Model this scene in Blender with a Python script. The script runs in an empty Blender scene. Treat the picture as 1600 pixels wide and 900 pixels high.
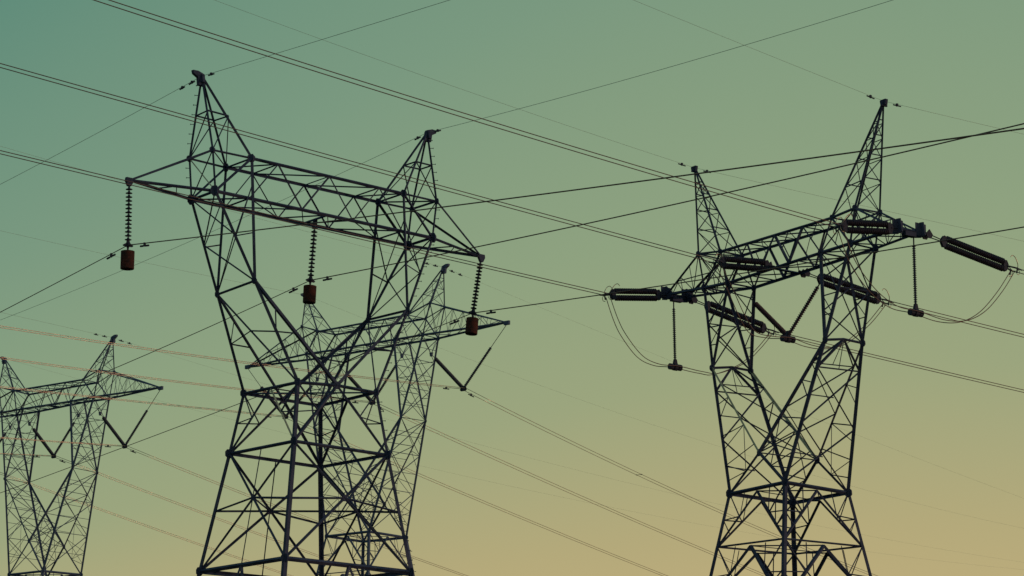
import bpy, bmesh, math, random
from mathutils import Vector, Matrix
# measured site: tower joints in each tower's own frame, wire and insulator ends in metres
TOWERS = {1: {'n': {'I+f': (6.3, 0.919, 29.206),
           'I+n': (6.3, -0.919, 29.206),
           'I-f': (-6.3, 0.919, 29.206),
           'I-n': (-6.3, -0.919, 29.206),
           'K+f': (4.09, 1.413, 25.516),
           'K+n': (4.105, -1.475, 25.494),
           'K-f': (-4.031, 1.435, 25.412),
           'K-n': (-4.083, -1.436, 25.52),
           'Mf': (0.008, 2.013, 21.391),
           'Mn': (-0.024, -2.017, 21.488),
           'O+f': (5.883, 0.93, 29.196),
           'O+n': (5.874, -0.912, 29.23),
           'O-f': (-5.885, 0.918, 29.192),
           'O-n': (-5.899, -0.916, 29.218),
           'P+f': (6.075, 0.929, 30.961),
           'P+n': (6.076, -0.905, 30.979),
           'P-f': (-6.078, 0.909, 30.976),
           'P-n': (-6.103, -0.9, 30.982),
           'Q+fi': (5.187, 0.477, 32.77),
           'Q+fo': (6.133, 0.444, 32.776),
           'Q+ni': (5.187, -0.477, 32.77),
           'Q+no': (6.133, -0.444, 32.776),
           'Q-fi': (-5.185, 0.473, 32.776),
           'Q-fo': (-6.147, 0.454, 32.78),
           'Q-ni': (-5.124, -0.531, 32.772),
           'Q-no': (-6.137, -0.455, 32.822),
           'R2+f': (2.449, 2.434, 18.731),
           'R2+n': (2.47, -2.408, 18.719),
           'R2-f': (-2.445, 2.387, 18.762),
           'R2-n': (-2.463, -2.42, 18.741),
           'R3+f': (3.24, 3.171, 13.693),
           'R3+n': (3.267, -3.193, 13.689),
           'R3-f': (-3.216, 3.157, 13.673),
           'R3-n': (-3.254, -3.166, 13.716),
           'T+f': (4.16, 0.968, 30.949),
           'T+n': (4.126, -0.969, 30.963),
           'T-f': (-4.147, 0.988, 30.969),
           'T-n': (-4.154, -0.973, 30.985),
           'W+f': (2.051, 2.026, 21.399),
           'W+n': (2.066, -2.027, 21.444),
           'W-f': (-2.068, 2.021, 21.404),
           'W-n': (-2.074, -1.986, 21.354),
           'apex+': (6.172, 0.008, 34.463),
           'apex-': (-6.207, 0.031, 34.451),
           'tip+': (9.515, 0.021, 29.136),
           'tip+f': (9.532, 0.0, 29.156),
           'tip+n': (9.532, -0.0, 29.156),
           'tip-': (-9.544, 0.006, 29.172),
           'tip-f': (-9.532, 0.0, 29.156),
           'tip-n': (-9.532, -0.0, 29.156)},
     'th': 0.70272,
     'x': -8.694,
     'y': 105.0},
 2: {'n': {'I+f': (2.627, 0.688, 32.868),
           'I+n': (2.627, -0.688, 32.868),
           'I-f': (-2.627, 0.688, 32.868),
           'I-n': (-2.627, -0.688, 32.868),
           'K+f': (3.737, 1.099, 27.929),
           'K+n': (3.721, -1.059, 27.87),
           'K-f': (-3.711, 1.061, 28.061),
           'K-n': (-3.71, -1.084, 28.005),
           'Mf': (-0.0, 1.536, 23.174),
           'Mn': (0.0, -1.536, 23.174),
           'O+f': (5.048, 0.685, 32.843),
           'O+n': (5.048, -0.692, 32.849),
           'O-f': (-5.06, 0.688, 32.868),
           'O-n': (-5.038, -0.686, 32.921),
           'P+f': (5.53, 0.666, 34.736),
           'P+n': (5.548, -0.662, 34.775),
           'P-f': (-5.535, 0.666, 34.752),
           'P-n': (-5.542, -0.677, 34.771),
           'Q+fi': (4.916, 0.364, 35.608),
           'Q+fo': (5.748, 0.333, 35.869),
           'Q+ni': (4.916, -0.364, 35.608),
           'Q+no': (5.748, -0.333, 35.869),
           'Q-fi': (-4.916, 0.364, 35.608),
           'Q-fo': (-5.748, 0.333, 35.869),
           'Q-ni': (-4.916, -0.364, 35.608),
           'Q-no': (-5.748, -0.333, 35.869),
           'R2+f': (1.803, 1.601, 21.375),
           'R2+n': (1.803, -1.601, 21.375),
           'R2-f': (-1.803, 1.601, 21.375),
           'R2-n': (-1.803, -1.601, 21.375),
           'R3+f': (2.516, 2.314, 14.25),
           'R3+n': (2.516, -2.314, 14.25),
           'R3-f': (-2.516, 2.314, 14.25),
           'R3-n': (-2.516, -2.314, 14.25),
           'T+f': (3.89, 0.741, 34.249),
           'T+n': (3.811, -0.781, 34.233),
           'T-f': (-3.91, 0.693, 34.234),
           'T-n': (-3.952, -0.793, 34.21),
           'W+f': (1.833, 1.638, 20.991),
           'W+n': (1.839, -1.637, 21.012),
           'W-f': (-1.839, 1.637, 21.012),
           'W-n': (-1.813, -1.611, 20.999),
           'apex+': (6.0, 0.012, 37.056),
           'apex-': (-5.961, -0.0, 36.985),
           'tip+': (11.182, 0.005, 32.905),
           'tip+f': (11.18, 0.0, 32.915),
           'tip+n': (11.18, -0.0, 32.915),
           'tip-': (-11.173, -0.004, 32.949),
           'tip-f': (-11.18, 0.0, 32.915),
           'tip-n': (-11.18, -0.0, 32.915)},
     'th': -0.71699,
     'x': -8.708,
     'y': 150.0},
 3: {'n': {'I+f': (3.181, 0.732, 27.221),
           'I+n': (3.15, -0.738, 27.242),
           'I-f': (-3.148, 0.785, 27.078),
           'I-n': (-3.186, -0.701, 27.11),
           'K+f': (3.712, 1.034, 23.434),
           'K+n': (3.742, -1.1, 23.3),
           'K-f': (-3.768, 1.067, 23.405),
           'K-n': (-3.78, -1.131, 23.269),
           'Mf': (-0.002, 1.636, 18.93),
           'Mn': (-0.002, -1.641, 18.93),
           'O+f': (4.981, 0.712, 27.256),
           'O+n': (4.991, -0.703, 27.289),
           'O-f': (-4.948, 0.73, 27.225),
           'O-n': (-4.935, -0.658, 27.206),
           'P+f': (5.299, 0.719, 28.789),
           'P+n': (5.293, -0.686, 28.76),
           'P-f': (-5.291, 0.704, 28.797),
           'P-n': (-5.279, -0.709, 28.851),
           'Q+fi': (5.108, 0.317, 30.996),
           'Q+fo': (5.866, 0.352, 31.056),
           'Q+ni': (5.108, -0.317, 30.996),
           'Q+no': (5.866, -0.352, 31.056),
           'Q-fi': (-5.108, 0.317, 30.996),
           'Q-fo': (-5.866, 0.352, 31.056),
           'Q-ni': (-5.108, -0.317, 30.996),
           'Q-no': (-5.866, -0.352, 31.056),
           'R2+f': (2.201, 2.168, 15.007),
           'R2+n': (2.191, -2.158, 14.982),
           'R2-f': (-2.2, 2.141, 15.087),
           'R2-n': (-2.205, -2.172, 15.048),
           'R3+f': (2.685, 2.695, 11.97),
           'R3+n': (2.685, -2.695, 11.97),
           'R3-f': (-2.685, 2.695, 11.97),
           'R3-n': (-2.685, -2.695, 11.97),
           'T+f': (3.773, 0.634, 28.676),
           'T+n': (3.773, -0.632, 28.671),
           'T-f': (-3.773, 0.634, 28.676),
           'T-n': (-3.773, -0.636, 28.682),
           'W+f': (1.832, 1.758, 17.302),
           'W+n': (1.847, -1.785, 17.418),
           'W-f': (-1.846, 1.78, 17.262),
           'W-n': (-1.845, -1.772, 17.347),
           'apex+': (6.448, 0.013, 33.305),
           'apex-': (-6.434, 0.005, 33.329),
           'tip+': (7.782, -0.0, 27.402),
           'tip+f': (7.793, 0.639, 27.394),
           'tip+n': (7.767, -0.626, 27.366),
           'tip-': (-7.782, 0.0, 27.402),
           'tip-f': (-7.787, 0.59, 27.454),
           'tip-n': (-7.78, -0.618, 27.406)},
     'th': -0.97691,
     'x': 12.01,
     'y': 105.0},
 4: {'n': {'I+f': (2.552, 0.598, 32.633),
           'I+n': (2.624, -0.676, 32.503),
           'I-f': (-2.584, 0.724, 32.551),
           'I-n': (-2.627, -0.688, 32.549),
           'K+f': (3.731, 1.089, 27.63),
           'K+n': (3.737, -1.089, 27.695),
           'K-f': (-3.725, 1.105, 27.561),
           'K-n': (-3.71, -1.06, 27.611),
           'Mf': (-0.005, 1.547, 22.807),
           'Mn': (0.018, -1.535, 22.902),
           'O+f': (5.096, 0.7, 32.613),
           'O+n': (5.091, -0.659, 32.544),
           'O-f': (-5.06, 0.688, 32.549),
           'O-n': (-5.06, -0.688, 32.549),
           'P+f': (5.532, 0.658, 34.447),
           'P+n': (5.525, -0.662, 34.391),
           'P-f': (-5.535, 0.666, 34.434),
           'P-n': (-5.535, -0.666, 34.434),
           'Q+fi': (4.916, 0.364, 35.29),
           'Q+fo': (5.748, 0.333, 35.55),
           'Q+ni': (4.916, -0.364, 35.29),
           'Q+no': (5.748, -0.333, 35.55),
           'Q-fi': (-4.916, 0.364, 35.29),
           'Q-fo': (-5.748, 0.333, 35.55),
           'Q-ni': (-4.916, -0.364, 35.29),
           'Q-no': (-5.748, -0.333, 35.55),
           'R2+f': (1.803, 1.601, 21.057),
           'R2+n': (1.803, -1.601, 21.057),
           'R2-f': (-1.803, 1.601, 21.057),
           'R2-n': (-1.803, -1.601, 21.057),
           'R3+f': (2.516, 2.314, 13.932),
           'R3+n': (2.516, -2.314, 13.932),
           'R3-f': (-2.516, 2.314, 13.932),
           'R3-n': (-2.516, -2.314, 13.932),
           'T+f': (3.8, 0.677, 33.886),
           'T+n': (3.886, -0.707, 33.886),
           'T-f': (-3.87, 0.728, 33.915),
           'T-n': (-3.817, -0.701, 33.97),
           'W+f': (1.888, 1.662, 20.749),
           'W+n': (1.839, -1.637, 20.693),
           'W-f': (-1.839, 1.637, 20.693),
           'W-n': (-1.849, -1.64, 20.677),
           'apex+': (5.977, 0.004, 36.7),
           'apex-': (-5.96, -0.009, 36.701),
           'tip+': (11.184, 0.011, 32.572),
           'tip+f': (11.18, 0.0, 32.596),
           'tip+n': (11.18, -0.0, 32.596),
           'tip-': (-11.18, -0.0, 32.596),
           'tip-f': (-11.18, 0.0, 32.596),
           'tip-n': (-11.18, -0.0, 32.596)},
     'th': -0.71335,
     'x': -32.033,
     'y': 170.444}}
SITE = {'cam': {'back': (-0.0, -0.9738016858498716, -0.2273989371917733),
         'lens': 86.607,
         'right': (0.9999135857157172, -0.0029894191657112595, 0.012801737155114802),
         'up': (-0.01314614396456119, -0.2273792866753692, 0.9737175354741555)},
 'dead': [('Ln', (7.144, 111.102, 27.406), (4.313, 109.191, 26.957)), ('Mn', (11.461, 104.596, 27.248), (8.754, 102.768, 26.974)),
          ('Rn', (15.837, 98.213, 27.366), (13.166, 96.41, 26.969)), ('Lf', (8.141, 111.784, 27.454), (12.398, 114.658, 26.498)),
          ('Mf', (12.616, 105.39, 27.24), (16.891, 108.276, 26.575)), ('Rf', (16.899, 98.899, 27.394), (21.385, 101.928, 26.602))],
 'jstr': [('L', (7.5, 111.347, 27.071), (7.57, 111.392, 24.087)), ('R', (16.58, 98.699, 27.037), (16.598, 98.709, 23.948))],
 'jump': {'L': [(4.373, 109.233, 26.848), (4.736, 109.479, 25.863), (5.129, 109.744, 25.151), (5.886, 110.255, 24.314), (6.678, 110.79, 24.045),
                (7.57, 111.392, 24.087), (8.816, 112.233, 24.0), (9.603, 112.765, 24.054), (10.884, 113.63, 24.733), (11.701, 114.181, 25.565),
                (12.33, 114.606, 26.377)],
          'M': [(8.842, 102.834, 26.906), (9.361, 103.185, 25.922), (9.939, 103.575, 24.747), (10.434, 103.909, 24.12), (11.266, 104.471, 24.053),
                (12.048, 104.999, 24.119), (12.986, 105.632, 23.951), (13.845, 106.212, 23.968), (14.719, 106.802, 24.276), (15.904, 107.602, 25.337),
                (16.823, 108.223, 26.488)],
          'R': [(13.247, 96.446, 26.873), (13.708, 96.757, 25.676), (14.32, 97.171, 24.851), (14.97, 97.61, 24.295), (15.689, 98.095, 23.987),
                (16.598, 98.709, 23.948), (17.754, 99.489, 23.785), (18.815, 100.205, 23.93), (19.751, 100.838, 24.493), (20.624, 101.427, 25.497),
                (21.29, 101.876, 26.505)]},
 'jv': [(10.822, 106.795, 26.083), (13.178, 103.305, 26.058), (12.048, 104.999, 24.119)],
 'susp': [((-15.981, 98.836, 29.172), (-15.909, 98.896, 26.401)), ((-8.702, 104.999, 29.209), (-8.823, 104.897, 26.421)),
          ((-1.447, 111.165, 29.136), (-1.785, 110.879, 26.386))],
 'v2': [('R', (-4.599, 146.416, 31.446), (-2.83, 144.874, 29.32), (-1.209, 143.461, 31.549), (-0.277, 142.656, 32.905)),
        ('M', (-10.325, 151.408, 31.445), (-8.526, 149.84, 29.327), (-7.018, 148.525, 31.497), 0),
        ('L', (-16.119, 156.459, 31.438), (-14.34, 154.908, 29.254), (-12.605, 153.396, 30.981), (-17.133, 157.338, 32.949))],
 'v4': [('R', (-27.983, 166.953, 31.185), (-26.139, 165.358, 28.941), (-24.526, 163.961, 31.178), (-23.569, 163.134, 32.572)),
        ('M', (-33.697, 171.898, 31.167), (-31.844, 170.294, 28.988), (-30.302, 168.96, 31.152), 0),
        ('L', (-40.027, 177.376, 31.091), (-37.94, 175.57, 28.997), (-36.042, 173.927, 31.165), 0)],
 'wires': [('p1L_r', (-15.909, 98.896, 26.401), (0.646, -0.763, 0.0), -0.12196, 0.0002, 135.9, 1),
           ('p1M_r', (-8.823, 104.897, 26.421), (0.631, -0.776, 0.0), -0.06239, 0.0004, 127.9, 1),
           ('p1R_r', (-1.785, 110.879, 26.386), (0.646, -0.763, 0.0), -0.07241, 0.0004, 121.6, 1),
           ('p1L_l', (-15.909, 98.896, 26.401), (-0.646, 0.763, 0.0), -0.1118, 0.0004, 210.6, -1),
           ('p1M_l', (-8.823, 104.897, 26.421), (-0.631, 0.776, 0.0), -0.10314, 0.0008, 215.9, -1),
           ('p1R_l', (-1.785, 110.879, 26.386), (-0.661, 0.75, 0.0), -0.10501, 0.0002, 242.1, -1),
           ('e1L_r', (-13.451, 101.012, 34.451), (0.646, -0.763, 0.0), -0.06563, 0.0002, 107.1, 1),
           ('e1R_r', (-3.989, 108.995, 34.463), (0.646, -0.763, 0.0), -0.05874, 0.0008, 118.1, 1),
           ('e1L_l', (-13.451, 101.012, 34.451), (-0.646, 0.763, 0.0), -0.08457, 0.0006, 217.4, -1),
           ('e1R_l', (-3.989, 108.995, 34.463), (-0.631, 0.776, 0.0), -0.07812, 0.0006, 241.1, -1),
           ('p3L_l', (4.313, 109.191, 26.957), (-0.829, -0.56, 0.0), 0.04775, 0.0002, 119.5, -1),
           ('p3M_l', (8.754, 102.768, 26.974), (-0.85, -0.526, 0.0), 0.08097, 0.0002, 122.4, -1),
           ('p3R_l', (13.166, 96.41, 26.969), (-0.817, -0.576, 0.0), 0.05428, 0.0006, 122.9, -1),
           ('p3L_r', (12.398, 114.658, 26.498), (0.829, 0.56, 0.0), -0.05754, 0.0002, 286.8, 1),
           ('p3M_r', (16.891, 108.276, 26.575), (0.829, 0.56, 0.0), -0.05431, 0.0004, 278.7, 1),
           ('p3R_r', (21.385, 101.928, 26.602), (0.829, 0.56, 0.0), -0.0749, 0.0004, 270.6, 1),
           ('e3L_l', (8.414, 110.336, 33.329), (-0.817, -0.576, 0.0), 0.08486, 0.0008, 115.5, -1),
           ('e3R_l', (15.629, 99.664, 33.305), (-0.829, -0.56, 0.0), 0.12247, 0.0004, 103.2, -1),
           ('e3L_r', (8.414, 110.336, 33.329), (0.829, 0.56, 0.0), -0.01564, 0.0002, 291.5, 1),
           ('e3R_r', (15.629, 99.664, 33.305), (0.829, 0.56, 0.0), 0.00112, 0.0003, 278.3, 1),
           ('p2R_l', (-2.83, 144.874, 29.32), (-0.657, -0.754, 0.0), -0.08225, 0.0006, 124.2, -1),
           ('p2R_r', (-2.83, 144.874, 29.32), (0.642, 0.767, 0.0), -0.18407, 0.0008, 296.2, 1),
           ('p2M_l', (-8.526, 149.84, 29.327), (-0.657, -0.754, 0.0), -0.08635, 0.0008, 118.4, -1),
           ('p2M_r', (-8.526, 149.84, 29.327), (0.657, 0.754, 0.0), -0.17883, 0.0004, 305.8, 1),
           ('p2L_l', (-14.34, 154.908, 29.254), (-0.657, -0.754, 0.0), -0.07158, 0.0002, 112.4, -1),
           ('p2L_r', (-14.34, 154.908, 29.254), (0.657, 0.754, 0.0), -0.17702, 0.0004, 309.7, 1),
           ('e2L_l', (-13.202, 153.917, 36.985), (-0.657, -0.754, 0.0), -0.04161, 0.0006, 114.2, -1),
           ('e2L_r', (-13.202, 153.917, 36.985), (0.642, 0.767, 0.0), -0.10489, 0.0006, 336.0, 1),
           ('e2R_l', (-4.178, 146.066, 37.056), (-0.657, -0.754, 0.0), -0.01553, 0.0004, 91.9, -1),
           ('e2R_r', (-4.178, 146.066, 37.056), (0.657, 0.754, 0.0), -0.09852, 0.0002, 315.6, 1),
           ('p4R_l', (-26.139, 165.358, 28.941), (-0.654, -0.756, 0.0), -0.08638, 0.0004, 100.5, -1),
           ('p4R_r', (-26.139, 165.358, 28.941), (0.639, 0.769, 0.0), -0.1725, 0.0006, 305.4, 1),
           ('p4M_l', (-31.844, 170.294, 28.988), (-0.654, -0.756, 0.0), -0.10021, 0.0004, 94.6, -1),
           ('p4M_r', (-31.844, 170.294, 28.988), (0.654, 0.756, 0.0), -0.17423, 0.0003, 289.5, 1),
           ('p4L_l', (-37.94, 175.57, 28.997), (-0.654, -0.756, 0.0), -0.09774, 0.0004, 92.9, -1),
           ('p4L_r', (-37.94, 175.57, 28.997), (0.654, 0.756, 0.0), -0.16759, 0.0003, 296.3, 1),
           ('e4L_l', (-36.545, 174.337, 36.701), (-0.654, -0.756, 0.0), 0.03536, 0.0004, 92.1, -1),
           ('e4L_r', (-36.545, 174.337, 36.701), (0.654, 0.756, 0.0), -0.06601, 0.0004, 272.5, 1),
           ('e4R_l', (-27.511, 166.536, 36.7), (-0.654, -0.756, 0.0), 0.00377, 0.0004, 92.7, -1),
           ('e4R_r', (-27.511, 166.536, 36.7), (0.654, 0.756, 0.0), -0.07514, 0.0004, 272.5, 1)]}
SKY_STRENGTH = 0.1
SKY_SHARE = 0.04
SKY_GAIN = 1.075
SKY_STOPS = [(-0.10, (214, 172, 118)), (0.06, (195, 171, 121)), (0.119, (176, 165, 119)), (0.175, (152, 161, 122)), (0.233, (139, 158, 124)), (0.333, (119, 149, 124)), (0.477, (94, 137, 119)), (0.75, (66, 112, 108))]

# ------------------------------------------------------------------ helpers
V = Vector
scene = bpy.context.scene
COL = scene.collection
rnd = random.Random(7)
SHARED = {}

def link(name, bm, mat, parent=None, smooth=False):
    me = bpy.data.meshes.new(name)
    bm.normal_update()
    bm.to_mesh(me); bm.free()
    me.materials.append(mat)
    if smooth:
        for p in me.polygons: p.use_smooth = True
    o = bpy.data.objects.new(name, me)
    COL.objects.link(o)
    if parent: o.parent = parent
    return o

def tag(o, label, cat, group=None):
    o['label'] = label; o['category'] = cat
    if group: o['group'] = group
    return o

def empty(name, loc, label, cat, group=None, rz=0.0):
    o = bpy.data.objects.new(name, None); COL.objects.link(o)
    o.empty_display_size = 0.3
    o.location = loc; o.rotation_euler = (0, 0, rz)
    return tag(o, label, cat, group)

def frame(d, hint):
    d = d.normalized()
    u = hint - d * hint.dot(d)
    if u.length < 1e-4:
        u = V((1, 0, 0)) - d * d.x
        if u.length < 1e-4: u = V((0, 1, 0))
    u.normalize()
    return d, u, d.cross(u)

def angle_bar(bm, p, q, w, hint=None):
    """a rolled steel angle (L section) from p to q, flange width w, its corner turned to the outside"""
    p, q = V(p), V(q)
    if (q - p).length < 1e-3: return
    if hint is None:
        m = (p + q) / 2; hint = V((m.x, m.y, 0.25 * w))
    d, u, v = frame(q - p, hint)
    e1 = (v - u).normalized(); e2 = (-v - u).normalized()
    t = max(w * 0.13, 0.008); o = w * 0.32
    prof = [(-o, -o), (w - o, -o), (w - o, t - o), (t - o, t - o), (t - o, w - o), (-o, w - o)]
    a = [bm.verts.new(p + e1 * x + e2 * y) for x, y in prof]
    b = [bm.verts.new(q + e1 * x + e2 * y) for x, y in prof]
    n = 6
    for i in range(n):
        j = (i + 1) % n
        bm.faces.new((a[i], a[j], b[j], b[i]))
    bm.faces.new(a[::-1]); bm.faces.new(b)

def tube(bm, pts, r, n=6, cap=True):
    pts = [V(p) for p in pts]
    rings = []
    up = V((0, 0, 1))
    for i, p in enumerate(pts):
        d = pts[min(i + 1, len(pts) - 1)] - pts[max(i - 1, 0)]
        d, u, v = frame(d, up if abs(d.normalized().z) < 0.95 else V((1, 0, 0)))
        rr = r[i] if isinstance(r, (list, tuple)) else r
        rings.append([bm.verts.new(p + (u * math.cos(k * 2 * math.pi / n) + v * math.sin(k * 2 * math.pi / n)) * rr) for k in range(n)])
    for a, b in zip(rings, rings[1:]):
        for k in range(n):
            bm.faces.new((a[k], a[(k + 1) % n], b[(k + 1) % n], b[k]))
    if cap:
        bm.faces.new(rings[0][::-1]); bm.faces.new(rings[-1])

def lathe(bm, p, q, prof, n=14):
    """revolve a list of (t along p-q in metres, radius) about the line p-q"""
    p, q = V(p), V(q)
    d, u, v = frame(q - p, V((0, 0, 1)) if abs((q - p).normalized().z) < 0.9 else V((1, 0, 0)))
    rings = []
    for t, r in prof:
        c = p + d * t
        rings.append([bm.verts.new(c + (u * math.cos(k * 2 * math.pi / n) + v * math.sin(k * 2 * math.pi / n)) * max(r, 0.002)) for k in range(n)])
    for a, b in zip(rings, rings[1:]):
        for k in range(n):
            bm.faces.new((a[k], a[(k + 1) % n], b[(k + 1) % n], b[k]))
    bm.faces.new(rings[0][::-1]); bm.faces.new(rings[-1])

def slab(bm, pts, nrm, th):
    """a flat plate: outline pts, thickness th along nrm"""
    nrm = V(nrm).normalized() * th / 2
    a = [bm.verts.new(V(p) - nrm) for p in pts]; b = [bm.verts.new(V(p) + nrm) for p in pts]
    n = len(a)
    for i in range(n):
        bm.faces.new((a[i], a[(i + 1) % n], b[(i + 1) % n], b[i]))
    bm.faces.new(a[::-1]); bm.faces.new(b)
    bmesh.ops.recalc_face_normals(bm, faces=bm.faces[:])

def box(bm, c, ax, ay, az):
    c, ax, ay, az = V(c), V(ax), V(ay), V(az)
    vs = [bm.verts.new(c + ax * i + ay * j + az * k) for i in (-1, 1) for j in (-1, 1) for k in (-1, 1)]
    for f in ((0, 1, 3, 2), (4, 6, 7, 5), (0, 4, 5, 1), (2, 3, 7, 6), (0, 2, 6, 4), (1, 5, 7, 3)):
        bm.faces.new([vs[i] for i in f])

def spline(pts, k=8):
    pts = [V(p) for p in pts]; out = []
    for i in range(len(pts) - 1):
        p0 = pts[max(i - 1, 0)]; p1 = pts[i]; p2 = pts[i + 1]; p3 = pts[min(i + 2, len(pts) - 1)]
        for j in range(k):
            t = j / k
            out.append(0.5 * ((2 * p1) + (p2 - p0) * t + (2 * p0 - 5 * p1 + 4 * p2 - p3) * t * t + (3 * p1 - p0 - 3 * p2 + p3) * t ** 3))
    out.append(pts[-1])
    return out

# ------------------------------------------------------------------ materials
def material(name, c1, c2, scale, rough=(0.5, 0.7), metal=0.0, spec=0.5, detail=4.0, bump=0.0):
    m = bpy.data.materials.new(name); m.use_nodes = True
    nt = m.node_tree; b = nt.nodes['Principled BSDF']
    tc = nt.nodes.new('ShaderNodeTexCoord')
    no = nt.nodes.new('ShaderNodeTexNoise'); no.inputs['Scale'].default_value = scale; no.inputs['Detail'].default_value = detail
    nt.links.new(tc.outputs['Object'], no.inputs['Vector'])
    cr = nt.nodes.new('ShaderNodeValToRGB')
    cr.color_ramp.elements[0].position = 0.35; cr.color_ramp.elements[1].position = 0.65
    cr.color_ramp.elements[0].color = (*c1, 1); cr.color_ramp.elements[1].color = (*c2, 1)
    nt.links.new(no.outputs['Fac'], cr.inputs['Fac']); nt.links.new(cr.outputs['Color'], b.inputs['Base Color'])
    mr = nt.nodes.new('ShaderNodeMapRange'); mr.inputs['To Min'].default_value = rough[0]; mr.inputs['To Max'].default_value = rough[1]
    nt.links.new(no.outputs['Fac'], mr.inputs['Value']); nt.links.new(mr.outputs['Result'], b.inputs['Roughness'])
    b.inputs['Metallic'].default_value = metal
    b.inputs['Specular IOR Level'].default_value = spec
    if bump:
        bp = nt.nodes.new('ShaderNodeBump'); bp.inputs['Strength'].default_value = bump
        nt.links.new(no.outputs['Fac'], bp.inputs['Height']); nt.links.new(bp.outputs['Normal'], b.inputs['Normal'])
    return m

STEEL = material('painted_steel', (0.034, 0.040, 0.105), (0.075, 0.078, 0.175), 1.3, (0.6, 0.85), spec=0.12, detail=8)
STEEL_PALE = material('paler_blue_steel', (0.065, 0.085, 0.20), (0.105, 0.125, 0.26), 1.1, (0.6, 0.85), spec=0.15)  # paler, bluer version of the steel for the two farther pylons
STEEL_LIT = material('sunlit_tone_steel', (0.42, 0.38, 0.36), (0.58, 0.52, 0.48), 3.0, (0.5, 0.7), spec=0.3)  # same steel, sunlight painted into the base colour of a few bars
FITTING = material('forged_fittings', (0.028, 0.030, 0.075), (0.055, 0.05, 0.105), 6, (0.55, 0.75), spec=0.12)
PORCELAIN = material('brown_glazed_porcelain', (0.05, 0.036, 0.078), (0.08, 0.046, 0.088), 5, (0.45, 0.6), spec=0.15)
GLASSY = material('dark_glazed_porcelain', (0.042, 0.048, 0.105), (0.06, 0.062, 0.125), 5, (0.45, 0.6), spec=0.2)
RUST = material('rusty_iron', (0.038, 0.022, 0.028), (0.10, 0.03, 0.03), 5.5, (0.75, 0.95), spec=0.12, detail=8, bump=0.25)
ALU = material('weathered_aluminium', (0.36, 0.25, 0.225), (0.46, 0.33, 0.30), 2, (0.27, 0.32), metal=0.9)
ALU_DARK = material('dull_aluminium', (0.17, 0.10, 0.12), (0.23, 0.14, 0.15), 2, (0.5, 0.65), metal=0.5, spec=0.2)
EARTHWIRE = material('galvanised_strand', (0.30, 0.34, 0.36), (0.38, 0.42, 0.43), 2, (0.5, 0.6), metal=0.85)
GRASS = material('dry_grass', (0.035, 0.045, 0.015), (0.10, 0.085, 0.035), 0.35, (0.85, 1.0), spec=0.1, detail=10, bump=0.4)

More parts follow.
